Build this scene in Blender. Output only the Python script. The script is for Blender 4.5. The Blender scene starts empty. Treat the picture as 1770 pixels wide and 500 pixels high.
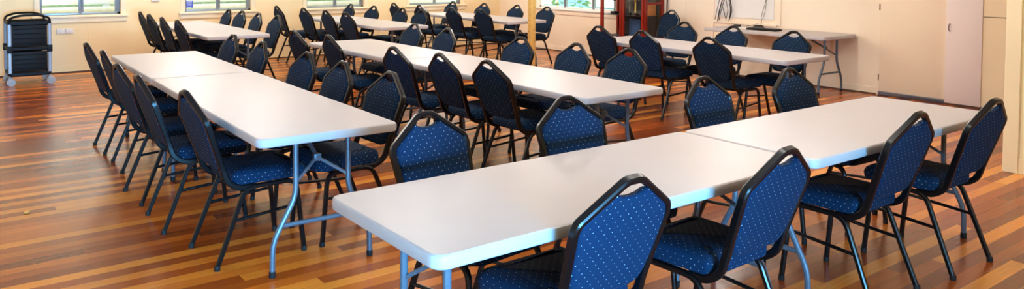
import bpy, bmesh, math, random
from mathutils import Vector, Matrix
random.seed(7)
PI = math.pi
S = bpy.context.scene
COL = S.collection

# ------------------------------------------------------------------ materials
def lin(r, g, b):
    f = lambda c: (c/255/12.92) if c/255 <= .04045 else ((c/255+.055)/1.055)**2.4
    return (f(r), f(g), f(b), 1)

def mat(name, col, rough=.5, metal=0., spec=.5, coat=0., sheen=0., noise=None, bump=0.):
    m = bpy.data.materials.new(name); m.use_nodes = True
    nt = m.node_tree; p = nt.nodes['Principled BSDF']
    p.inputs['Base Color'].default_value = col
    p.inputs['Roughness'].default_value = rough
    p.inputs['Metallic'].default_value = metal
    p.inputs['Specular IOR Level'].default_value = spec
    p.inputs['Coat Weight'].default_value = coat
    p.inputs['Sheen Weight'].default_value = sheen
    if noise:
        sc, amt = noise
        tc = nt.nodes.new('ShaderNodeTexCoord'); n = nt.nodes.new('ShaderNodeTexNoise')
        n.inputs['Scale'].default_value = sc; n.inputs['Detail'].default_value = 4
        nt.links.new(tc.outputs['Object'], n.inputs['Vector'])
        r = nt.nodes.new('ShaderNodeMapRange')
        r.inputs['From Min'].default_value = .3; r.inputs['From Max'].default_value = .7
        r.inputs['To Min'].default_value = 1-amt; r.inputs['To Max'].default_value = 1+amt
        nt.links.new(n.outputs['Fac'], r.inputs['Value'])
        v = nt.nodes.new('ShaderNodeVectorMath'); v.operation = 'SCALE'
        v.inputs[0].default_value = col[:3]
        nt.links.new(r.outputs['Result'], v.inputs['Scale'])
        nt.links.new(v.outputs['Vector'], p.inputs['Base Color'])
        if bump:
            b = nt.nodes.new('ShaderNodeBump'); b.inputs['Strength'].default_value = bump
            b.inputs['Distance'].default_value = .002
            nt.links.new(n.outputs['Fac'], b.inputs['Height']); nt.links.new(b.outputs['Normal'], p.inputs['Normal'])
    return m

def math_node(nt, op, a, b=None, c=None):
    n = nt.nodes.new('ShaderNodeMath'); n.operation = op
    for i, x in enumerate((a, b, c)):
        if x is None: continue
        if isinstance(x, (int, float)): n.inputs[i].default_value = x
        else: nt.links.new(x, n.inputs[i])
    return n.outputs[0]

def fabric_material():
    m = mat('navy_dotted_fabric', lin(6, 50, 108), .85, spec=.2, sheen=0.)
    nt = m.node_tree; p = nt.nodes['Principled BSDF']
    uv = nt.nodes.new('ShaderNodeUVMap'); uv.uv_map = 'UVMap'
    sp = nt.nodes.new('ShaderNodeSeparateXYZ'); nt.links.new(uv.outputs[0], sp.inputs[0])
    s = .036
    x = math_node(nt, 'DIVIDE', sp.outputs[0], s); y = math_node(nt, 'DIVIDE', sp.outputs[1], s)
    def dist(off):
        fx = math_node(nt, 'SUBTRACT', math_node(nt, 'FRACT', math_node(nt, 'ADD', x, off)), .5)
        fy = math_node(nt, 'SUBTRACT', math_node(nt, 'FRACT', math_node(nt, 'ADD', y, off)), .5)
        return math_node(nt, 'SQRT', math_node(nt, 'ADD', math_node(nt, 'MULTIPLY', fx, fx), math_node(nt, 'MULTIPLY', fy, fy)))
    d = math_node(nt, 'MINIMUM', dist(100.), dist(100.5))
    k = math_node(nt, 'LESS_THAN', d, .00155/s)
    n = nt.nodes.new('ShaderNodeTexNoise'); n.inputs['Scale'].default_value = 260
    nt.links.new(uv.outputs[0], n.inputs['Vector'])
    r = nt.nodes.new('ShaderNodeValToRGB'); e = r.color_ramp.elements
    e[0].position = .3; e[0].color = lin(0, 22, 44); e[1].position = .7; e[1].color = lin(0, 38, 68)
    nt.links.new(n.outputs['Fac'], r.inputs[0])
    mx = nt.nodes.new('ShaderNodeMix'); mx.data_type = 'RGBA'
    nt.links.new(k, mx.inputs['Factor']); nt.links.new(r.outputs[0], mx.inputs['A'])
    mx.inputs['B'].default_value = lin(178, 180, 174)
    nt.links.new(mx.outputs['Result'], p.inputs['Base Color'])
    return m

def floor_material():
    m = mat('polished_timber_strips', lin(150, 85, 40), .2, spec=.5)
    nt = m.node_tree; p = nt.nodes['Principled BSDF']
    tc = nt.nodes.new('ShaderNodeTexCoord'); sp = nt.nodes.new('ShaderNodeSeparateXYZ')
    nt.links.new(tc.outputs['Object'], sp.inputs[0])
    X, Y = sp.outputs[0], sp.outputs[1]
    W = .088
    yr = math_node(nt, 'DIVIDE', math_node(nt, 'ADD', Y, 50), W)
    row = math_node(nt, 'FLOOR', yr)
    w1 = nt.nodes.new('ShaderNodeTexWhiteNoise'); w1.noise_dimensions = '1D'; nt.links.new(row, w1.inputs['W'])
    xo = math_node(nt, 'ADD', math_node(nt, 'DIVIDE', math_node(nt, 'ADD', X, 50), 2.3), math_node(nt, 'MULTIPLY', w1.outputs['Value'], 7.))
    col = math_node(nt, 'FLOOR', xo)
    cb = nt.nodes.new('ShaderNodeCombineXYZ'); nt.links.new(row, cb.inputs[0]); nt.links.new(col, cb.inputs[1])
    w2 = nt.nodes.new('ShaderNodeTexWhiteNoise'); w2.noise_dimensions = '2D'; nt.links.new(cb.outputs[0], w2.inputs['Vector'])
    r = nt.nodes.new('ShaderNodeValToRGB'); r.color_ramp.interpolation = 'LINEAR'
    cols = [(0, (112, 48, 11)), (.3, (140, 64, 16)), (.55, (164, 80, 22)), (.75, (194, 104, 30)), (.9, (222, 136, 44)), (1, (236, 156, 58))]
    el = r.color_ramp.elements
    el[0].position = 0; el[0].color = lin(*cols[0][1]); el[1].position = 1; el[1].color = lin(*cols[-1][1])
    for q, c in cols[1:-1]:
        k = el.new(q); k.color = lin(*c)
    nt.links.new(w2.outputs['Value'], r.inputs[0])
    mp = nt.nodes.new('ShaderNodeMapping'); mp.inputs['Scale'].default_value = (2.2, 45, 1)
    nt.links.new(tc.outputs['Object'], mp.inputs[0])
    g = nt.nodes.new('ShaderNodeTexNoise'); g.inputs['Scale'].default_value = 1.6; g.inputs['Detail'].default_value = 5
    nt.links.new(mp.outputs[0], g.inputs['Vector'])
    gr = math_node(nt, 'ADD', math_node(nt, 'MULTIPLY', g.outputs['Fac'], .55), .72)
    fy = math_node(nt, 'FRACT', yr)
    seam = math_node(nt, 'LESS_THAN', math_node(nt, 'MINIMUM', fy, math_node(nt, 'SUBTRACT', 1., fy)), .012)
    gs = math_node(nt, 'MULTIPLY', gr, math_node(nt, 'SUBTRACT', 1., math_node(nt, 'MULTIPLY', seam, .5)))
    v = nt.nodes.new('ShaderNodeVectorMath'); v.operation = 'SCALE'
    nt.links.new(r.outputs[0], v.inputs[0]); nt.links.new(gs, v.inputs['Scale'])
    nt.links.new(v.outputs[0], p.inputs['Base Color'])
    n2 = nt.nodes.new('ShaderNodeTexNoise'); n2.inputs['Scale'].default_value = 3.; n2.inputs['Detail'].default_value = 3
    nt.links.new(tc.outputs['Object'], n2.inputs['Vector'])
    ro = math_node(nt, 'ADD', math_node(nt, 'MULTIPLY', n2.outputs['Fac'], .12), .17)
    nt.links.new(ro, p.inputs['Roughness'])
    b = nt.nodes.new('ShaderNodeBump'); b.inputs['Strength'].default_value = .12; b.inputs['Distance'].default_value = .003
    nt.links.new(n2.outputs['Fac'], b.inputs['Height']); nt.links.new(b.outputs[0], p.inputs['Normal'])
    return m

def glass_material():
    m = bpy.data.materials.new('window_glass'); m.use_nodes = True; nt = m.node_tree
    nt.nodes.remove(nt.nodes['Principled BSDF'])
    t = nt.nodes.new('ShaderNodeBsdfTransparent'); g = nt.nodes.new('ShaderNodeBsdfGlossy'); g.inputs['Roughness'].default_value = .02
    lw = nt.nodes.new('ShaderNodeLayerWeight')
    k = math_node(nt, 'ADD', math_node(nt, 'MULTIPLY', math_node(nt, 'POWER', lw.outputs['Facing'], 5.), .8), .035)
    mx = nt.nodes.new('ShaderNodeMixShader')
    nt.links.new(k, mx.inputs[0]); nt.links.new(t.outputs[0], mx.inputs[1]); nt.links.new(g.outputs[0], mx.inputs[2])
    nt.links.new(mx.outputs[0], nt.nodes['Material Output'].inputs[0])
    return m

M = dict(
    fabric=fabric_material(),
    black=mat('black_powder_coated_steel', lin(6, 7, 9), .3, spec=.35, noise=(40, .15)),
    rubber=mat('black_rubber', lin(14, 14, 15), .7),
    hdpe=mat('white_moulded_plastic', lin(190, 185, 185), .42, spec=.4, noise=(6, .015)),
    grey=mat('grey_hammertone_steel', lin(92, 102, 114), .4, metal=.3, noise=(60, .08)),
    floor=floor_material(),
    wall=mat('cream_painted_wall', lin(246, 221, 174), .75, spec=.25, noise=(1.2, .03)),
    wallr=mat('peach_painted_wall', lin(250, 232, 208), .7, spec=.25, noise=(1.2, .025)),
    trim=mat('cream_gloss_trim', lin(250, 232, 196), .45, noise=(3, .02)),
    darkstrip=mat('dark_brown_strip', lin(84, 60, 44), .6, noise=(9, .1)),  # thin dark brown strips along wall feet and the panel joint
    white=mat('white_paint', lin(238, 234, 230), .5, noise=(3, .015)),
    doorpink=mat('pale_pink_door_paint', lin(246, 232, 228), .55, noise=(2, .015)),
    doorpeach=mat('peach_door_paint', lin(250, 230, 204), .6, noise=(2, .015)),
    yellow=mat('yellow_panel_paint', lin(248, 228, 190), .6, noise=(2, .02)),
    ceil=mat('ceiling_paint', lin(244, 240, 232), .8, noise=(2, .01)),
    alu=mat('aluminium', lin(150, 160, 170), .35, metal=.6, noise=(30, .05)),
    silver=mat('silver_anodised_post', lin(158, 160, 164), .4, metal=.3, noise=(30, .04)),
    steel=mat('dull_steel_track', lin(120, 122, 136), .3, metal=.8, noise=(20, .1)),
    glass=glass_material(),
    cartblack=mat('black_cart_plastic', lin(13, 15, 18), .55, spec=.25, noise=(20, .15)),
    castergrey=mat('light_grey_caster', lin(168, 168, 168), .5, noise=(20, .05)),
    redwood=mat('red_stained_timber', lin(138, 30, 14), .35, noise=(14, .2)),
    post=mat('yellow_timber_post', lin(236, 196, 112), .5, noise=(5, .06)),
    gold=mat('trophy_gold', lin(214, 178, 84), .3, metal=.7, noise=(30, .08)),
    dark=mat('dark_plinth', lin(42, 34, 32), .5, noise=(20, .1)),
    pewter=mat('pewter', lin(120, 118, 116), .35, metal=.7, noise=(30, .1)),
    orangewood=mat('orange_timber_plaque', lin(206, 128, 40), .5, noise=(10, .1)),
    bluecard=mat('blue_card', lin(66, 100, 148), .6, noise=(10, .05)),
    outlet=mat('outlet_plastic', lin(226, 216, 206), .45, noise=(10, .01)),
    blueprint=mat('blue_print', lin(48, 82, 190), .5, noise=(10, .02)),
    cable=mat('black_cable', lin(28, 26, 26), .5, noise=(20, .1)),
    brasswire=mat('dark_bronze_handle', lin(96, 74, 54), .35, metal=.6, noise=(30, .1)),
    fence=mat('white_painted_slats', lin(246, 248, 246), .6, noise=(3, .02)),
    lawn=mat('mown_lawn', lin(150, 178, 120), .9, noise=(9, .2)),
    bluehouse=mat('pale_blue_weatherboard', lin(150, 196, 222), .7, noise=(1.3, .12)),
    leaf=mat('shrub_leaf', lin(96, 140, 84), .8, noise=(8, .3)),
    hedge=mat('hedge_leaf', lin(188, 212, 176), .9, noise=(14, .25)),
    scrap=mat('yellow_scrap', lin(236, 170, 84), .8, noise=(60, .2)),
)

# ------------------------------------------------------------------ mesh helpers
def obj(name, bm, m, parent=None, smooth=30, uv=False):
    bmesh.ops.recalc_face_normals(bm, faces=bm.faces[:])
    if uv:
        L = bm.loops.layers.uv.new('UVMap')
        for f in bm.faces:
            n = f.normal; a = max(range(3), key=lambda i: abs(n[i]))
            for l in f.loops:
                c = l.vert.co
                l[L].uv = ((c.y, c.z), (c.x, c.z), (c.x, c.y))[a]
    me = bpy.data.meshes.new(name); bm.to_mesh(me); bm.free()
    if smooth:
        for p in me.polygons: p.use_smooth = True
        me.set_sharp_from_angle(angle=math.radians(smooth))
    for x in (m if isinstance(m, (list, tuple)) else [m]): me.materials.append(x)
    o = bpy.data.objects.new(name, me); COL.objects.link(o)
    if parent: o.parent = parent
    return o

def tag(o, label=None, cat=None, group=None, kind=None):
    if label: o['label'] = label
    if cat: o['category'] = cat
    if group: o['group'] = group
    if kind: o['kind'] = kind
    return o

def thing(name, label, cat, loc=(0, 0, 0), rz=0, group=None, kind=None):
    o = bpy.data.objects.new(name, None); COL.objects.link(o)
    o.empty_display_size = .1
    o.location = loc; o.rotation_euler = (0, 0, rz)
    return tag(o, label, cat, group, kind)

def struct(name, bm, m, parent=None, smooth=0):
    o = obj(name, bm, m, parent, smooth)
    if parent is None: o['kind'] = 'structure'
    return o

def B(): return bmesh.new()

def box(bm, x0, x1, y0, y1, z0, z1, bev=0.):
    r = bmesh.ops.create_cube(bm, size=1)
    vs = r['verts']
    for v in vs:
        v.co = Vector((x0+(v.co.x+.5)*(x1-x0), y0+(v.co.y+.5)*(y1-y0), z0+(v.co.z+.5)*(z1-z0)))
    if bev:
        es = list({e for v in vs for e in v.link_edges})
        bmesh.ops.bevel(bm, geom=es, offset=bev, segments=2, affect='EDGES', profile=.5)
    return bm

def fillet(pts, r, n=5):
    P = [Vector(p) for p in pts]
    if not isinstance(r, (list, tuple)): r = [r]*len(P)
    out = [P[0]]
    for i in range(1, len(P)-1):
        a, b, c = P[i-1], P[i], P[i+1]
        d = min(r[i], (a-b).length*.48, (c-b).length*.48)
        if d < 1e-5: out.append(b); continue
        s = b+(a-b).normalized()*d; e = b+(c-b).normalized()*d
        for k in range(n+1):
            t = k/n; out.append(s*(1-t)**2+b*2*t*(1-t)+e*t*t)
    out.append(P[-1]); return out

def sweep(bm, pts, w, d=None, n0=None, seg=10, cap=True, closed=False):
    """sweep a round (d None) or rounded-rectangular section along points"""
    P = [Vector(p) for p in pts]; N = len(P)
    T = []
    for i in range(N):
        if closed: t = P[(i+1) % N]-P[i-1]
        else: t = P[min(i+1, N-1)]-P[max(i-1, 0)]
        T.append(t.normalized())
    n = Vector(n0) if n0 else (Vector((0, 0, 1)) if abs(T[0].z) < .9 else Vector((1, 0, 0)))
    n = (n-T[0]*n.dot(T[0])).normalized()
    if d is None:
        sec = [(math.cos(2*PI*k/seg)*w/2, math.sin(2*PI*k/seg)*w/2) for k in range(seg)]
    else:
        c = min(w, d)*.22; a, b = w/2, d/2
        sec = [(a, b-c), (a-c, b), (-a+c, b), (-a, b-c), (-a, -b+c), (-a+c, -b), (a-c, -b), (a, -b+c)]
    rings = []
    for i in range(N):
        if i:
            ax = T[i-1].cross(T[i])
            if ax.length > 1e-7:
                n = Matrix.Rotation(T[i-1].angle(T[i]), 3, ax.normalized()) @ n
            n = (n-T[i]*n.dot(T[i])).normalized()
        b2 = T[i].cross(n)
        rings.append([bm.verts.new(P[i]+b2*x+n*y) for x, y in sec])
    K = len(sec)
    for i in range(N if closed else N-1):
        r0, r1 = rings[i], rings[(i+1) % N]
        for k in range(K):
            bm.faces.new((r0[k], r0[(k+1) % K], r1[(k+1) % K], r1[k]))
    if cap and not closed:
        bm.faces.new(rings[0][::-1]); bm.faces.new(rings[-1])
    return bm

def lathe(bm, prof, cx=0, cy=0, n=16):
    rings = []
    for r, z in prof:
        rings.append([bm.verts.new((cx+max(r, .0004)*math.cos(2*PI*k/n), cy+max(r, .0004)*math.sin(2*PI*k/n), z)) for k in range(n)])
    for a, b in zip(rings, rings[1:]):
        for k in range(n): bm.faces.new((a[k], a[(k+1) % n], b[(k+1) % n], b[k]))
    bm.faces.new(rings[0][::-1]); bm.faces.new(rings[-1])
    return bm

def inset_poly(pts, d):
    n = len(pts); out = []
    area = sum(pts[i][0]*pts[(i+1) % n][1]-pts[(i+1) % n][0]*pts[i][1] for i in range(n))
    s = 1 if area > 0 else -1
    for i in range(n):
        a, b, c = Vector(pts[i-1]), Vector(pts[i]), Vector(pts[(i+1) % n])
        e1 = (b-a).normalized(); e2 = (c-b).normalized()
        n1 = Vector((-e1.y, e1.x))*s; n2 = Vector((-e2.y, e2.x))*s
        m = (n1+n2); m = m/max(m.length_squared*.5, .5)
        out.append((b.x+m.x*d, b.y+m.y*d))
    return out

def loft(bm, rings, cap=True):
    R = [[bm.verts.new(p) for p in r] for r in rings]
    K = len(R[0])
    for a, b in zip(R, R[1:]):
        for k in range(K): bm.faces.new((a[k], a[(k+1) % K], b[(k+1) % K], b[k]))
    if cap: bm.faces.new(R[0][::-1]); bm.faces.new(R[-1])
    return bm

def round_poly(pts, r, n=5):
    N = len(pts); out = []
    if not isinstance(r, (list, tuple)): r = [r]*N
    for i in range(N):
        a, b, c = Vector(pts[i-1]), Vector(pts[i]), Vector(pts[(i+1) % N])
        d = min(r[i], (a-b).length*.49, (c-b).length*.49)
        s = b+(a-b).normalized()*d; e = b+(c-b).normalized()*d
        for k in range(n+1):
            t = k/n; q = s*(1-t)**2+b*2*t*(1-t)+e*t*t; out.append((q.x, q.y))
    return out

def dup(root, loc, rz, label, group=None):
    r = root.copy(); COL.objects.link(r); r.location = loc; r.rotation_euler = (0, 0, rz)
    r['label'] = label
    if group: r['group'] = group
    for ch in list(root.children):
        c = ch.copy(); COL.objects.link(c); c.parent = r
        for g in list(ch.children):
            d = g.copy(); COL.objects.link(d); d.parent = c
    return r

# ------------------------------------------------------------------ the room (u = x, v = y)
XR, YB, XL, YN, H = 9.567, 12.866, -3.2, -1.4, 2.9
T = .15
def wall_holes_x(name, y0, y1, x0, x1, holes, m):      # wall along x with openings
    bm = B(); xs = x0
    for a, b, z0, z1 in holes:
        box(bm, xs, a, y0, y1, 0, H); box(bm, a, b, y0, y1, 0, z0); box(bm, a, b, y0, y1, z1, H); xs = b
    box(bm, xs, x1, y0, y1, 0, H)
    return struct(name, bm, m)
def wall_holes_y(name, x0, x1, y0, y1, holes, m):
    bm = B(); ys = y0
    for a, b, z0, z1 in holes:
        box(bm, x0, x1, ys, a, 0, H); box(bm, x0, x1, a, b, 0, z0); box(bm, x0, x1, a, b, z1, H); ys = b
    box(bm, x0, x1, ys, y1, 0, H)
    return struct(name, bm, m)

struct('floor', box(B(), XL-T, XR+T, YN-T, YB+T, -.1, 0), M['floor'])
struct('ceiling', box(B(), XL-T, XR+T, YN-T, YB+T, H, H+.1), M['ceil'])
WZ0, WZ1 = .83, 2.05
backwin = [(1.42, 2.47), (3.39, 4.44), (5.40, 6.50), (7.44, 8.62)]
wall_holes_x('wall_back', YB, YB+T, XL-T, XR+T, [(a, b, WZ0, WZ1) for a, b in backwin], M['wall'])
wall_holes_y('wall_right', XR, XR+T, YN-T, YB+T, [(9.55, 11.62, .80, 1.95)], M['wallr'])
wall_holes_y('wall_left', XL-T, XL, YN-T, YB+T, [], M['wall'])
wall_holes_x('wall_near', YN-T, YN, XL-T, XR+T, [(-.5, 1.3, .5, 1.3)], M['wall'])  # unseen opening, kept low so daylight strikes edges more than tabletops and floor
for nm, a, b in (('light_baffle_left', -.62, -.5), ('light_baffle_right', 1.3, 1.42)):  # unseen baffle sides, added to cut off oblique daylight from the opening
    struct(nm, box(B(), a, b, YN-1.4, YN-T, -.05, 1.42), M['wall'])
struct('light_baffle_top', box(B(), -.62, 1.42, YN-1.4, YN-T, 1.3, 1.42), M['ceil'])  # unseen top of the added light baffle
struct('light_baffle_base', box(B(), -.62, 1.42, YN-1.4, YN-T, .4, .5), M['floor'])  # unseen base of the added light baffle
# nib wall with an architrave at the right edge of the view
struct('wall_partition', box(B(), 6.75, 6.87, YN, 2.43, 0, H), M['trim'])
bm = box(B(), 6.728, 6.752, 2.345, 2.452, 0, H, .004); box(bm, 6.75, 6.88, 2.428, 2.452, 0, H, .003)
struct('trim_1', bm, M['trim'])
bm = box(B(), 6.738, 6.75, YN, 2.345, 0, .12, .003)
struct('baseboard_partition', bm, M['trim'])
# dark brown strip and pale skirting where the walls meet the floor
struct('baseboard_back', box(box(B(), XL, XR, YB-.004, YB, .014, .10), XL, XR, YB-.02, YB-.001, 0, .016, .003), M['wall'])
struct('baseboard_right', box(B(), XR-.012, XR, 4.93, YB-.02, .014, .09), M['wallr'])
struct('trim_2', box(box(B(), XL, XR, YB-.026, YB-.018, 0, .018), XR-.022, XR-.013, 4.93, YB-.026, 0, .016), M['darkstrip'])
# sheet joint battens
bm = B()
for x in (2.035, 4.9, 7.0): box(bm, x-.007, x+.007, YB-.006, YB, .1, WZ0-.13)
struct('trim_3', bm, M['wall'])
bm = B()
for y in (9.3, 8.0): box(bm, XR-.006, XR, y-.008, y+.008, .09, H)
struct('trim_4', bm, M['wallr'])

def window_back(i, a, b):
    w = thing('window_%d' % i, None, None, ((a+b)/2, YB, 0), kind='structure')
    h = (b-a)/2; D = .05
    bm = B(); f = .035
    box(bm, -h, h, D, D+.05, WZ0, WZ0+f, .003); box(bm, -h, h, D, D+.05, WZ1-f, WZ1, .003)
    box(bm, -h, -h+f, D, D+.05, WZ0, WZ1, .003); box(bm, h-f, h, D, D+.05, WZ0, WZ1, .003)
    obj('window_frame', bm, M['alu'], w)
    bm = B(); box(bm, -.03, .012, D-.012, D+.02, WZ0+.02, WZ1-.02, .003); box(bm, .012, .04, D+.02, D+.045, WZ0+.02, WZ1-.02, .003)
    box(bm, h-f-.035, h-f, D-.005, D+.03, WZ0+.02, WZ1-.02, .003)
    obj('sash_stile', bm, M['alu'], w)
    obj('glass_pane', box(B(), -h+.02, h-.02, D+.022, D+.026, WZ0+.02, WZ1-.02), M['glass'], w)
    bm = box(B(), -h-.1, h+.1, -.05, D, WZ0-.03, WZ0-.004, .004)
    obj('window_sill', bm, M['trim'], w)
    obj('apron_board', box(B(), -h-.075, h+.075, -.02, 0, WZ0-.105, WZ0-.03, .004), M['trim'], w)
    bm = B()
    for s in (-1, 1): box(bm, s*(h+.035)-.035, s*(h+.035)+.035, -.016, 0, WZ0-.004, WZ1+.07, .003)
    box(bm, -h-.07, h+.07, -.016, 0, WZ1, WZ1+.07, .003)
    obj('architrave', bm, M['trim'], w)
    return w
for i, (a, b) in enumerate(backwin): window_back(i+1, a, b)
# the window in the right-hand wall
w = thing('window_5', None, None, (XR, 10.585, 0), kind='structure')
h = 1.035; z0, z1 = .80, 1.95
bm = B()
box(bm, .05, .1, -h, h, z0, z0+.035, .003); box(bm, .05, .1, -h, h, z1-.035, z1, .003)
box(bm, .05, .1, -h, -h+.035, z0, z1, .003); box(bm, .05, .1, h-.035, h, z0, z1, .003)
obj('window_frame', bm, M['white'], w)
bm = B()
for yy in (.30, -.46): box(bm, .04, .09, yy-.03, yy+.03, z0+.02, z1-.02, .003)
obj('sash_stile', bm, M['alu'], w)
obj('glass_pane', box(B(), .07, .074, -h+.02, h-.02, z0+.02, z1-.02), M['glass'], w)
obj('window_sill', box(B(), -.05, .05, -h-.09, h+.09, z0-.03, z0-.003, .004), M['white'], w)
obj('apron_board', box(B(), -.018, 0, -h-.07, h+.07, z0-.11, z0-.03, .003), M['wallr'], w)

# doors and panels on the right-hand wall
d = thing('door_1', None, None, (XR, 4.5, 0), kind='structure')
obj('door_leaf', box(B(), -.018, 0, -.39, .395, .05, 2.1, .003), M['doorpeach'], d)
bm = B(); box(bm, -.03, -.001, -.39, .40, .0, .05, .006)
obj('floor_track', bm, M['steel'], d)
bm = B()
for z in (.22, 1.1, 1.9): sweep(bm, [(-.022, .398, z-.04), (-.022, .398, z+.04)], .012)
obj('hinge', bm, M['brasswire'], d)
d = thing('door_2', None, None, (XR, 3.9, 0), kind='structure')
obj('door_leaf', box(B(), -.045, -.005, -.19, .2, .02, 2.1, .003), M['doorpink'], d)
sweep(B_ := B(), fillet([(-.045, .155, .855), (-.075, .155, .87), (-.078, .155, .93), (-.045, .155, .945)], .015), .009)
obj('door_handle', B_, M['brasswire'], d)
struct('wall_panel', box(box(B(), XR-.03, XR, 3.1, 3.725, 1.045, H, .003), XR-.03, XR, 3.1, 3.725, .02, 1.037, .003), M['yellow'])
struct('trim_5', box(box(B(), XR-.02, XR-.001, 3.1, 3.7, 1.035, 1.047), XR-.05, XR-.006, 3.1, 4.1, 0, .018), M['darkstrip'])
# framed white panel above the wall table
struct('trim_6', box(box(box(B(), XR-.018, XR, 7.44, 7.50, .1, H, .003), XR-.018, XR, 6.30, 6.36, .77, H, .003), XR-.022, XR, 6.36, 7.44, .755, .79, .003), M['wallr'])
hp = struct('wall_hatch', box(B(), XR-.012, XR, 6.41, 7.42, .845, 2.0, .004), M['white'])

# ------------------------------------------------------------------ outside
t = thing('slat_fence', 'white horizontal slat screen outside the back wall windows', 'fence', (5, YB+1.2, 0))
bm = B()
z = .1
while z < 2.6:
    box(bm, -6, 6, 0, .03, z, z+.085, .004); z += .118
obj('slat', bm, M['fence'], t)
bm = B()
for x in (-4.9, -2.5, -.1, 2.3, 4.7): box(bm, x-.05, x+.05, .03, .12, -.4, 2.7, .004)
obj('fence_post', bm, M['fence'], t)
bm = B(); n_, m_ = 60, 8
vv = [[bm.verts.new((-6+12*i/n_, random.uniform(-.12, .12), 2.9*j/m_+random.uniform(-.1, .1))) for i in range(n_+1)] for j in range(m_+1)]
wv = [[bm.verts.new((v.co.x, v.co.y+.7, v.co.z)) for v in r] for r in vv]
for g_ in (vv, wv):
    for j in range(m_):
        for i in range(n_): bm.faces.new((g_[j][i], g_[j][i+1], g_[j+1][i+1], g_[j+1][i]))
for i in range(n_): bm.faces.new((vv[m_][i], vv[m_][i+1], wv[m_][i+1], wv[m_][i]))
o = tag(obj('hedge', bm, M['hedge']), 'pale green hedge behind the white slat screen', 'hedge'); o.location = (5, YB+2.0, -.4)
struct('ground', box(B(), -20, 30, -20, 30, -.5, -.4), M['lawn'])
t = thing('house', 'pale blue weatherboard house seen through the right wall window', 'house', (14.5, 15.5, -.4))
bm = B()
for k in range(22): box(bm, 0, 4, -4, 3, k*.14, k*.14+.135, .01)
obj('house_wall', bm, M['bluehouse'], t)
bm = B(); box(bm, -.06, 0, -1.2, -.1, .9, 2.2); box(bm, -.06, 0, 1.2, 2.2, .9, 2.2)
obj('house_window', bm, M['white'], t)
bm = B(); loft(bm, [[(-.5, -4.4, 3.05), (4.5, -4.4, 3.05), (4.5, 3.4, 3.05), (-.5, 3.4, 3.05)], [(1.9, -3, 4.3), (2.1, -3, 4.3), (2.1, 2, 4.3), (1.9, 2, 4.3)]])
obj('house_roof', bm, M['alu'], t)
def shrub(x, y, label, rad, hgt):
    bm = B()
    for _ in range(420):
        a, q = random.uniform(0, 2*PI), random.uniform(-1, 1)
        rr = random.uniform(.75, 1); s = math.sqrt(1-q*q)*rr
        c = Vector((math.cos(a)*s*rad, math.sin(a)*s*rad, hgt*.55+q*rr*hgt*.45))
        e = random.uniform(.06, .11); u = Vector((random.uniform(-1, 1), random.uniform(-1, 1), random.uniform(-1, 1))).normalized()
        w_ = u.orthogonal().normalized()
        vs = [bm.verts.new(c+u*e), bm.verts.new(c+w_*e*.5), bm.verts.new(c-u*e), bm.verts.new(c-w_*e*.5)]
        bm.faces.new(vs)
    t = thing('shrub', label, 'shrub', (x, y, -.4))
    o = obj('foliage', bm, M['leaf'], t, smooth=0); tag(o, kind='stuff')
    obj('stem', sweep(B(), [(0, 0, 0), (0, 0, hgt*.6)], .05), M['post'], t)
shrub(12.3, 14.2, 'green shrub growing outside the right wall window', .8, 1.9)

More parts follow.
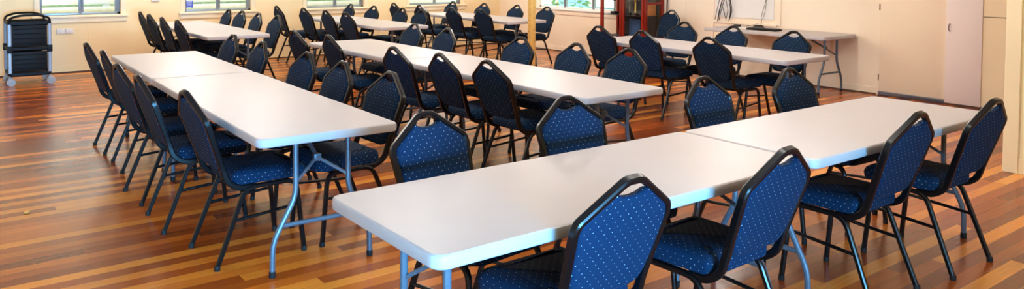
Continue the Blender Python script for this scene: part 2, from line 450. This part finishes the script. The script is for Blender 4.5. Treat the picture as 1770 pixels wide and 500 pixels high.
# ------------------------------------------------------------------ chair (faces +y)
def yb(z): return -.215-(z-.5)*.34
def make_chair():
    t = thing('banquet_chair', 'x', 'chair')
    # upholstered back inside the frame
    half = [(.0, .500), (.155, .500), (.182, .60), (.199, .758), (.188, .791), (.070, .873), (.045, .860), (0, .853)]
    full = half+[(-x, z) for x, z in half[-2:0:-1]]
    rad = [0, .05, .1, .025, .025, .008, .02, .03]; rad = rad+rad[-2:0:-1]
    pl = round_poly(full, rad, 5)
    rings = []
    for ins, dy in ((.026, -.019), (.010, -.017), (.002, -.011), (0, -.004), (0, .007), (.002, .014), (.010, .021), (.026, .025)):
        k_ = 1-ins*4.2
        rings.append([(x*k_, yb(.69+(z-.69)*k_)+dy, .69+(z-.69)*k_) for x, z in pl])
    obj('backrest', loft(B(), rings), M['fabric'], t, 40, uv=True)
    # tubular back frame: one bent rail up, over the crowned top and down
    k = [(.188, -.06, .404), (.188, -.140, .404), (.187, -.200, .445), (.185, yb(.52), .52), (.2095, yb(.765), .765), (.2015, yb(.792), .792), (.034, yb(.909), .909)]
    pts = k+[(-x, y, z) for x, y, z in k[::-1]]
    r = [0, .05, .06, .1, .035, .04, .02]; r = r+r[::-1]
    path = fillet(pts, r, 4)
    obj('back_frame', sweep(B(), path, .025, .032, n0=(0, 0, 1)), M['black'], t, 35)
    # padded seat
    pl = round_poly([(-.195, -.170), (.195, -.170), (.220, .245), (-.220, .245)], [.05, .05, .075, .075], 6)
    rings = []
    for ins, z in ((.02, .416), (.004, .422), (0, .445), (.002, .468), (.012, .484), (.032, .493), (.09, .499)):
        q = inset_poly(pl, ins) if ins else pl
        rings.append([(x, y, z-(.014*max(0, (y-.12)/.125)**2 if z > .46 else 0)) for x, y in q])
    obj('seat', loft(B(), rings), M['fabric'], t, 50, uv=True)
    bm = B()
    for y in (-.09, .14): sweep(bm, [(-.19, y, .400), (.19, y, .400)], .02)
    obj('seat_frame', bm, M['black'], t, 35)
    for s in (-1, 1):
        f = obj('leg', sweep(B(), fillet([(s*.197, .02, .4035), (s*.197, .175, .4035), (s*.208, .215, .012)], .06), .024, .024), M['black'], t, 35)
        obj('foot_cap', lathe(B(), [(.0145, 0), (.0155, .004), (.0155, .022), (.013, .026)], s*.208, .215), M['rubber'], f)
        b = obj('leg', sweep(B(), fillet([(s*.197, .02, .4035), (s*.197, -.105, .4035), (s*.213, -.262, .012)], .06), .024, .024), M['black'], t, 35)
        obj('foot_cap', lathe(B(), [(.0145, 0), (.0155, .004), (.0155, .022), (.013, .026)], s*.213, -.262), M['rubber'], b)
        obj('stretcher', sweep(B(), [(s*.201, .196, .265), (s*.2035, -.172, .238)], .017), M['black'], t, 35)
    return t

chair0 = make_chair(); first = [True]
def chair(px, py, rz, label, group, jit=0.):
    rz += math.radians(jit)
    o = Matrix.Rotation(rz, 3, 'Z') @ Vector((0, -.354, 0))
    loc = (px-o.x, py-o.y, 0)
    if first[0]:
        first[0] = False
        chair0.location = loc; chair0.rotation_euler = (0, 0, rz); tag(chair0, label, group=group); return chair0
    return dup(chair0, loc, rz, label, group)

PU, MU, PV, MV = -PI/2, PI/2, 0., PI     # facing +u, -u, +v, -v
ORD = ['nearest the camera', 'second nearest', 'third nearest', 'fourth nearest', 'fifth and farthest']
rows = {
 # tops (u, v) listed near to far
 'left': ('left-hand long table row', [(1.12, 4.28), (1.05, 5.03), (1.06, 5.68), (1.14, 6.62), (1.14, 7.34)], PU, 'outer side of the'),
 'left2': ('left-hand long table row', [(2.33, 4.31), (2.32, 4.97), (2.35, 5.65), (2.37, 6.67), (2.38, 7.48)], MU, 'inner side of the'),
 'mid': ('middle long table row', [(3.19, 4.44), (3.15, 5.00), (3.09, 5.61), (3.12, 6.93), (3.06, 7.62)], PU, 'near side of the'),
 'mid2': ('middle long table row', [(4.57, 4.42), (4.52, 5.00), (4.50, 5.75), (4.49, 7.0), (4.53, 7.765)], MU, 'far side of the'),
 'd': ('table before the red cabinet', [(5.99, 4.72), (6.02, 5.61), (6.09, 6.33)], PU, 'near side of the'),
 'd2': ('table before the red cabinet', [(7.27, 4.66), (7.33, 5.46), (7.38, 6.21)], MU, 'far side of the'),
 'e': ('table under the blue-stickered window', [(2.48, 9.76), (2.46, 10.40), (2.47, 11.12), (2.50, 11.77)], PU, 'left side of the'),
 'e2': ('table under the blue-stickered window', [(3.77, 10.0), (3.74, 10.63), (3.73, 11.28), (3.70, 11.78)], MU, 'right side of the'),
 'f': ('middle back-row table', [(4.83, 10.16), (4.80, 10.76), (4.77, 11.5), (4.66, 12.33)], PU, 'left side of the'),
 'f2': ('middle back-row table', [(6.07, 10.17), (6.05, 10.73), (5.97, 11.53), (5.93, 12.30)], MU, 'right side of the'),
 'g': ('table behind the yellow post', [(6.91, 9.78), (6.87, 10.55), (6.78, 11.39), (6.76, 12.25)], PU, 'left side of the'),
 'g2': ('table behind the yellow post', [(8.25, 9.82), (8.19, 10.55), (8.06, 11.34), (7.97, 12.22)], MU, 'right side of the'),
}
JIT = [1.5, -1, 2, -2, .5]
for key, (tbl, L, rz, side) in rows.items():
    for i, (x, y) in enumerate(L):
        o_ = ORD[i]
        if len(L) < 5 and i == len(L)-1: o_ = 'farthest away'
        lab = 'navy chair on the %s %s, %s' % (side, tbl, o_)
        if rz == MU: x += .03; y -= .012
        chair(x, y, rz, lab, 'navy chairs around the ' + tbl, JIT[i])
CF = [(1.83, 3.03), (2.63, 2.97), (3.79, 3.03), (4.57, 2.95)]
cfl = ['navy dotted chair behind the front table row, leftmost, its back showing whole', 'navy dotted chair behind the front table row, second along from its left end',
       'navy dotted chair behind the front table row, just past the table joint', 'navy dotted chair behind the front table row, fourth and farthest to the right']
for i, (x, y) in enumerate(CF): chair(x, y, MV, cfl[i], 'dotted chairs at the front table row', (7, -1, 2, -2)[i])
CN = [(1.80, 1.703), (2.545, 1.635), (3.675, 1.685), (4.375, 1.63)]
cnl = ['bright blue dotted chair back in the foreground, closest to the camera', 'bright blue dotted chair pulled to the front table row beside the closest chair',
       'dark navy chair on the near side of the front row, second from its right end', 'dark navy chair at the far right end of the front row, before the nib wall']
for i, (x, y) in enumerate(CN): chair(x, y, PV, cnl[i], 'dotted chairs at the front table row', (0, 2, 0, -1)[i])
chair(9.33, 8.06, MU, 'navy chair standing against the wall beside the red display cabinet', 'navy chairs by the display cabinet', -6)

# ------------------------------------------------------------------ folding tables
def table_mesh_set(L, W=.757):
    """parts for a table lying along local y from 0 to L, x from 0 to W"""
    parts = []
    pl = round_poly([(0, 0), (W, 0), (W, L), (0, L)], .055, 7)
    rings = []
    for ins, z in ((.03, .712), (.022, .697), (.006, .695), (.001, .700), (0, .712), (0, .728), (.003, .7355), (.009, .7395), (.018, .740)):
        rings.append([(x, y, z) for x, y in inset_poly(pl, ins)])
    return pl, rings
def make_table(L, label, loc, rz, group=None, W=.757, far=.14, near=.14):
    t = thing('folding_table', label, 'table', loc, rz, group)
    pl, rings = table_mesh_set(L, W)
    obj('tabletop', loft(B(), rings), M['hdpe'], t, 30)
    bm = B(); cx = W/2
    for s in (-1, 1): sweep(bm, [(cx+s*.25, .08, .702), (cx+s*.25, L-.08, .702)], .02, .026, n0=(0, 0, 1))
    obj('side_rail', bm, M['grey'], t, 35)
    for e, sg in ((near, 1), (L-far, -1)):
        for s in (-1, 1):
            lg = obj('leg', sweep(B(), fillet([(cx+s*.143, e, .700), (cx+s*.143, e, .40), (cx+s*.265, e, .175), (cx+s*.268, e, .02)], .06), .029), M['grey'], t, 35)
            obj('foot_cap', lathe(B(), [(.0155, 0), (.017, .003), (.017, .028), (.0145, .032)], cx+s*.268, e), M['rubber'], lg)
        obj('crossbar', sweep(B(), [(cx-.222, e, .255), (cx+.222, e, .255)], .024), M['grey'], t, 35)
        obj('crossbar', sweep(B(), [(cx-.27, e, .692), (cx+.27, e, .692)], .022), M['grey'], t, 35)
        bm = B(); j = (cx, e+sg*.075, .565)
        for s in (-1, 1): sweep(bm, [(cx+s*.14, e, .47), j], .016, .016)
        sweep(bm, [(cx, e+sg*.06, .56), (cx, e+sg*.36, .698)], .02, .02)
        box(bm, cx-.02, cx+.02, j[1]-.016, j[1]+.016, j[2]-.02, j[2]+.02, .004)
        obj('brace', bm, M['grey'], t, 35)
    return t
gA, gB, gC = 'tables of the left-hand row', 'tables of the middle row', 'tables of the front row'
ra = -.0306
make_table(2.443, 'long white folding table, near one of the left-hand row', (1.298, 3.678, 0), ra, gA)
make_table(1.795, 'white folding table, far one of the left-hand row', (1.298-math.sin(ra)*2.452, 3.678+math.cos(ra)*2.452, 0), ra, gA)
make_table(2.488, 'long white folding table, near one of the middle row', (3.397, 3.638, 0), 0, gB)
make_table(1.93, 'white folding table, far one of the middle row', (3.397, 3.638+2.497, 0), 0, gB, far=.05)
# front row runs along u: local y -> +u, local x -> -v
rc = -PI/2-.0074
def crow(d): return (1.180+d*math.cos(-.0074)+.757*math.sin(.0074), 1.884+d*math.sin(-.0074)+.757, 0)
make_table(1.928, 'white folding table closest to the camera, left one of the front row', crow(0), rc, gC, near=.185)
make_table(1.893, 'white folding table, right one of the front row', crow(1.938), rc, gC)
make_table(2.62, 'white folding table standing before the red display cabinet', (6.24, 4.05, 0), 0, far=.08)
make_table(2.80, 'white folding table under the blue-stickered window', (2.70, 9.32, 0), 0, 'tables along the back wall', far=.08)
make_table(2.62, 'white folding table in the middle of the back row', (5.02, 9.42, 0), 0, 'tables along the back wall', far=.1)
make_table(2.62, 'white folding table at the back behind the yellow post', (7.14, 9.36, 0), 0, 'tables along the back wall', far=.1)
make_table(1.85, 'white folding table against the right wall under the white hatch', (8.785, 5.18, 0), 0)

# ------------------------------------------------------------------ timber post
t = thing('timber_post', 'yellow timber post with bolt holes standing in mid room', 'post', (7.325, 9.045, 0), 0)
obj('post_shaft', box(B(), -.043, .043, -.043, .043, 0, H, .004), M['post'], t)
bm = B()
for k in range(14):
    z = .35+k*.085
    bmesh.ops.create_cone(bm, cap_ends=True, segments=10, radius1=.006, radius2=.006, depth=.004, matrix=Matrix.Translation((-.0435, .02-.04*random.random(), z)) @ Matrix.Rotation(PI/2, 4, 'Y'))
    if k % 2: bmesh.ops.create_cone(bm, cap_ends=True, segments=10, radius1=.006, radius2=.006, depth=.004, matrix=Matrix.Translation((.018, -.0435, z+.03)) @ Matrix.Rotation(PI/2, 4, 'X'))
obj('bolt', bm, M['dark'], t)

# ------------------------------------------------------------------ service trolley
t = thing('service_trolley', 'black service trolley with silver posts by the back wall', 'trolley', (1.185, 12.05, 0))
hw, hd = .240, .29
def tray(z0, z1, name):
    pl = round_poly([(-hw, -hd), (hw, -hd), (hw, hd), (-hw, hd)], .05, 5)
    ins = inset_poly(pl, .02)
    rings = [[(x, y, z0) for x, y in inset_poly(pl, .015)], [(x, y, z0+.012) for x, y in pl], [(x, y, z1) for x, y in pl], [(x, y, z1) for x, y in ins], [(x, y, z0+.02) for x, y in ins]]
    return obj(name, loft(B(), rings), M['cartblack'], t)
tray(.125, .17, 'tray'); tray(.455, .495, 'tray'); tray(.78, .83, 'tray')
for sx in (-1, 1):
    for sy in (-1, 1):
        p = obj('post', sweep(B(), [(sx*.222, sy*.262, .17), (sx*.222, sy*.262, .80)], .044, .05, n0=(0, 1, 0)), M['silver'], t)
        p['label'] = 'silver post'
        bm = B()
        for z in (.475,): box(bm, sx*.222-.03, sx*.222+.03, sy*.262-.034, sy*.262+.034, z-.045, z+.045, .006)
        obj('collar', bm, M['cartblack'], p)
for z0, z1 in ((.19, .44), (.51, .78)):
    for sy in (-1, 1):
        bm = box(B(), -.195, .195, sy*.262-.008, sy*.262+.008, z0, z1, .004)
        n = 4
        for k in range(n):
            zz = z0+(k+.7)*(z1-z0)/(n+.4)
            sweep(bm, [(-.175, sy*.272, zz), (.175, sy*.272, zz)], .016)
        obj('panel', bm, M['cartblack'], t)
for sy in (-1, 1):
    P = fillet([(-.228, sy*.27, .80), (-.222, sy*.29, .875), (-.11, sy*.31, .915), (.11, sy*.31, .915), (.222, sy*.29, .875), (.228, sy*.27, .80)], .08)
    obj('handle', sweep(B(), P, .03), M['cartblack'], t)
for sx in (-1, 1):
    for sy in (-1, 1):
        cx, cy = sx*.222, sy*.25
        bm = sweep(B(), [(cx, cy, .130), (cx, cy, .09)], .03)
        for q in (-.028, .024): box(bm, cx-.02, cx+.03, cy+q, cy+q+.005, .04, .10, .002)
        box(bm, cx-.02, cx+.03, cy-.028, cy+.029, .094, .103, .003)
        c = obj('caster', bm, M['castergrey'], t)
        bm = lathe(B(), [(.012, -.02), (.04, -.02), (.05, -.014), (.05, .014), (.04, .02), (.012, .02)], 0, 0, 20)
        bmesh.ops.transform(bm, matrix=Matrix.Translation((cx+.012, cy, .05)) @ Matrix.Rotation(PI/2, 4, 'X'), verts=bm.verts[:])
        obj('wheel', bm, M['castergrey'], c)

# ------------------------------------------------------------------ wall fittings
t = thing('power_outlet', 'pale double power outlet on the back wall beside the trolley', 'power outlet', (1.73, YB, .605))
for s in (-1, 1):
    o = obj('plate', box(B(), s*.055-.052, s*.055+.052, -.012, 0, -.037, .037, .005), M['outlet'], t)
    obj('switch', box(B(), s*.055-.03, s*.055-.018, -.017, -.011, .005, .022, .002), M['white'], o)
    obj('switch', box(B(), s*.055+.018, s*.055+.03, -.017, -.011, .005, .022, .002), M['white'], o)
t = tag(obj('wall_box', box(B(), 2.895, 3.015, YB-.03, YB, 1.01, 1.13, .006), M['outlet']), 'small pale box on the back wall between the two left windows', 'wall box')
t = thing('sticker', 'blue sticker with white lettering lines on the second window', 'sticker', (3.475, YB+.066, .945))
obj('sticker_sheet', box(B(), -.053, .053, 0, .003, -.052, .06), M['blueprint'], t)
bm = B()
for z, wd in ((.042, .04), (.012, .038), (.0, .036), (-.012, .038), (-.04, .03)):
    hh = .004 if abs(z) > .02 else .0015
    box(bm, -wd, wd, -.001, .0005, z-hh, z+hh)
obj('lettering', bm, M['white'], t)
t = thing('power_outlet', 'pale power outlet behind the hanging cables over the wall table', 'power outlet', (XR-.012, 7.20, .93))
o = obj('plate', box(B(), -.012, 0, -.055, .055, -.035, .035, .004), M['outlet'], t)
obj('switch', box(B(), -.017, -.011, .018, .03, .005, .022, .002), M['white'], o)
# hanging bundle of cables
bm = B()
for k, (l, r_, tz) in enumerate(((7.33, 7.12, 1.16), (7.31, 7.10, 1.20), (7.28, 7.15, 1.13), (7.345, 7.07, 1.18))):
    dx = .012*k
    P = [(XR-.03-dx, l+.03, .775+.01*k), (XR-.03-dx, l, .95), (XR-.03-dx, l-.07, tz), (XR-.03-dx, r_+.05, tz-.01), (XR-.03-dx, r_, .95), (XR-.03-dx, r_+.035, .79+.02*k)]
    sweep(bm, fillet(P, .09, 6), .009, seg=7)
sweep(bm, fillet([(XR-.03, 7.27, 1.0), (XR-.035, 7.22, .86), (XR-.05, 7.19, .79)], .05), .008, seg=7)
sweep(bm, [(XR-.0, 7.18, 1.14), (XR-.06, 7.18, 1.15)], .014)
tag(obj('cable_bundle', bm, M['cable']), 'loops of black cable hanging on the wall over the wall table', 'cables')
bm = B()
sweep(bm, fillet([(XR-.03, 6.52, 1.5), (XR-.03, 6.53, 1.1), (XR-.035, 6.60, .90), (XR-.05, 6.58, .80), (XR-.16, 6.52, .756)], .06), .006, seg=6)
sweep(bm, fillet([(XR-.03, 6.515, 1.5), (XR-.03, 6.525, 1.05), (XR-.035, 6.55, .90), (XR-.055, 6.60, .79), (XR-.17, 6.75, .748)], .06), .005, seg=6)
tag(obj('cable', bm, M['cable']), 'thin dark wire hanging down the wall to the keyboard', 'cable')
# on the wall table
t = thing('keyboard', 'black keyboard lying on the table against the right wall', 'keyboard', (9.05, 6.22, .741), math.radians(4))
obj('keyboard_body', box(B(), -.08, .08, -.22, .22, 0, .024, .006), M['cartblack'], t)
bm = B()
for i in range(6):
    for j in range(14): box(bm, -.07+i*.0235, -.05+i*.0235, -.20+j*.029, -.175+j*.029, .0235, .030, .002)
obj('keys', bm, M['dark'], t)
bm = B(); loft(bm, [[(math.cos(a)*.06*s, math.sin(a)*.085*s, z) for a in [2*PI*k/16 for k in range(16)]] for s, z in ((.92, 0), (1, .012), (.92, .032), (.66, .048), (.3, .054))])
o = tag(obj('computer_mouse', bm, M['cable']), 'dark rounded mouse sitting behind the keyboard on the wall table', 'mouse'); o.location = (9.22, 6.42, .741)
o = tag(obj('power_adapter', box(B(), -.03, .03, -.045, .045, 0, .03, .005), M['cable']), 'small dark power adapter on the wall table below the hanging cables', 'adapter'); o.location = (9.30, 6.83, .741)
bm = B(); box(bm, -.1, .1, -.14, .14, 0, .002)
o = tag(obj('paper_sheet', bm, M['white']), 'white paper sheet on the wall table beside the keyboard', 'paper'); o.location = (9.15, 6.62, .741)

# ------------------------------------------------------------------ red display cabinet
cu0, cu1, cv0, cv1, ch = 9.12, 9.55, 8.42, 9.44, 1.95
t = thing('display_cabinet', 'red timber display cabinet with glass sides holding trophies', 'cabinet', (cu0, cv0, 0))
cw, cl = cu1-cu0, cv1-cv0
for x, y in ((0, 0), (cw-.05, 0), (0, cl-.045), (cw-.05, cl-.045)):
    obj('corner_post', box(B(), x, x+.05, y, y+.045, 0, ch, .004), M['redwood'], t)
bm = box(B(), 0, cw, 0, cl, .06, .14, .004); box(bm, 0, cw, 0, cl, ch-.06, ch, .004)
obj('carcass', bm, M['redwood'], t)
obj('back_panel', box(B(), cw-.03, cw-.015, .03, cl-.03, .1, ch-.06), M['dark'], t)
for y0 in (.035, .515):
    bm = B(); y1 = y0+.47; xx = -.015
    box(bm, xx, xx+.03, y0, y0+.045, .14, ch-.06, .003); box(bm, xx, xx+.03, y1-.045, y1, .14, ch-.06, .003)
    box(bm, xx, xx+.03, y0+.045, y1-.045, .14, .2, .003); box(bm, xx, xx+.03, y0+.045, y1-.045, ch-.12, ch-.06, .003)
    d = obj('door', bm, M['redwood'], t)
    obj('door_glass', box(B(), xx+.013, xx+.017, y0+.04, y1-.04, .19, ch-.11), M['glass'], d)
obj('side_rail', box(B(), .06, cw-.05, .01, .04, .985, 1.02, .003), M['redwood'], t)
bm = B(); box(bm, .06, cw-.05, .022, .026, .14, ch-.06); obj('side_glass', bm, M['glass'], t)
bm = B(); box(bm, .06, cw-.05, cl-.026, cl-.022, .14, ch-.06); obj('side_glass', bm, M['glass'], t)
SH = (.45, .80, 1.16)
for z in SH: obj('shelf', box(B(), .02, cw-.02, .05, cl-.05, z-.008, z, .002), M['glass'] if z == 1.16 else M['dark'], t)
def trophy(x, y, z, label, hgt, base, m):
    q = thing('trophy', label, 'trophy', (cu0+x, cv0+y, z), 0, 'trophies in the display cabinet')
    obj('trophy_base', box(B(), -base/2, base/2, -base/2, base/2, .001, hgt*.14, .003), M['dark'], q)
    obj('trophy_column', lathe(B(), [(.018, hgt*.14), (.014, hgt*.17), (.014, hgt*.62), (.02, hgt*.65)], n=12), m, q)
    obj('trophy_cup', lathe(B(), [(.01, hgt*.65), (.012, hgt*.7), (.035, hgt*.78), (.04, hgt*.92), (.036, hgt), (.03, hgt), (.028, hgt*.84)], n=16), m, q)
trophy(.10, .31, .80, 'tall gold trophy on the middle shelf behind the cabinet glass', .33, .09, M['gold'])
trophy(.25, .58, .80, 'pewter trophy cup on the middle shelf of the cabinet', .26, .10, M['pewter'])
trophy(.16, .84, .80, 'silver grey trophy at the window end of the middle shelf', .30, .10, M['pewter'])
trophy(.2, .22, .45, 'gold cup low in the cabinet near its glass side', .26, .09, M['gold'])
trophy(.16, .62, .45, 'dark pewter cup on the bottom shelf of the cabinet', .24, .10, M['pewter'])
trophy(.22, .11, 1.16, 'small gold trophy on the top glass shelf', .22, .07, M['gold'])
bm = box(B(), -.014, .014, -.13, .13, 0, .20, .003)
o = tag(obj('plaque', bm, M['orangewood']), 'orange timber plaque standing on the middle shelf by the glass side', 'plaque'); o.location = (cu0+.23, cv0+.12, .801); o.rotation_euler = (0, 0, PI/2)
bm = box(B(), -.012, .012, -.12, .12, 0, .28, .003)
o = tag(obj('folder', bm, M['bluecard']), 'blue folder standing on the bottom shelf behind the cabinet door', 'folder'); o.location = (cu0+.24, cv0+.45, .451)
o = tag(obj('broom_handle', sweep(B(), [(9.50, 8.33, .0), (9.545, 8.34, 1.5)], .022), M['cable']), 'thin black pole leaning at the cabinet side by the wall', 'pole')

# scrap on the floor
bm = B(); loft(bm, [[(math.cos(a)*.016*s*(1.4 if i < 4 else 1), math.sin(a)*.02*s, z) for i, a in enumerate([2*PI*k/9 for k in range(9)])] for s, z in ((.8, .0005), (1, .006), (.7, .012))])
o = tag(obj('paper_scrap', bm, M['scrap']), 'small yellow scrap lying on the open floor at left', 'scrap'); o.location = (.54, 5.74, 0)

# ------------------------------------------------------------------ light
LP = 49
def area(name, loc, rot, sx, sy, power, col):
    l = bpy.data.lights.new(name, 'AREA'); l.shape = 'RECTANGLE'; l.size = sx; l.size_y = sy; l.energy = power; l.color = col
    o = bpy.data.objects.new(name, l); COL.objects.link(o); o.location = loc; o.rotation_euler = rot
    return o
def lamp(loc, power, col, rad=.22):
    l = bpy.data.lights.new('ceiling_and_fill_lamp', 'POINT'); l.energy = power; l.color = col; l.shadow_soft_size = rad
    o = bpy.data.objects.new('ceiling_and_fill_lamp', l); COL.objects.link(o); o.location = loc
for x in (3.0, 7.0):
    for y in (2.0, 5.2, 8.4, 11.4):
        lamp((x if (x, y) != (7., 2.) else 5.3, y if (x, y) != (7., 2.) else 3.2, H-.42), LP*(1.3 if y > 11 else .85 if y < 3 else 1), (1., .955, .91))  # front right lamp shifted to brighten the nib wall and front table
for y in (5.0, 9.0): lamp((-.9, y, H-.42), 34, (1., .91, .82))  # fill lamps added to brighten the left floor and back wall
area('daylight_opening', (.4, YN-1.3, .9), (PI/2, 0, 0), 1.75, .76, 1250, (.13, .52, 1.))
W = bpy.data.worlds.new('World'); S.world = W; W.use_nodes = True
bg = W.node_tree.nodes['Background']; bg.inputs[0].default_value = (.86, .94, 1., 1); bg.inputs[1].default_value = 3.4

# ------------------------------------------------------------------ camera
cam = bpy.data.cameras.new('camera'); co = bpy.data.objects.new('camera', cam); COL.objects.link(co)
f, yc, pitch, yaw, roll, Hc = 1347.5837, -6.5831, .0384414, .6552954, .0056652, 1.582
fw = Vector((math.sin(yaw), math.cos(yaw), 0)); rt = Vector((math.cos(yaw), -math.sin(yaw), 0)); up = Vector((0, 0, 1))
F = fw*math.cos(pitch)-up*math.sin(pitch); U = up*math.cos(pitch)+fw*math.sin(pitch)
R = rt*math.cos(roll)+U*math.sin(roll); U2 = U*math.cos(roll)-rt*math.sin(roll)
mw = Matrix((R, U2, -F)).transposed().to_4x4(); mw.translation = (0, 0, Hc)
co.matrix_world = mw
cam.sensor_fit = 'HORIZONTAL'; cam.sensor_width = 36; cam.lens = f/1770*36
cam.shift_y = -(250-yc)/1770
cam.clip_start = .05; cam.clip_end = 200
S.camera = co
vs = S.view_settings
vs.view_transform = 'Standard'; vs.look = 'None'; vs.gamma = 1; vs.use_curve_mapping = False; vs.exposure = .2
S.cycles.use_denoising = True
S.cycles.max_bounces = 8; S.cycles.diffuse_bounces = 5; S.cycles.transparent_max_bounces = 12
S.cycles.sample_clamp_indirect = 8
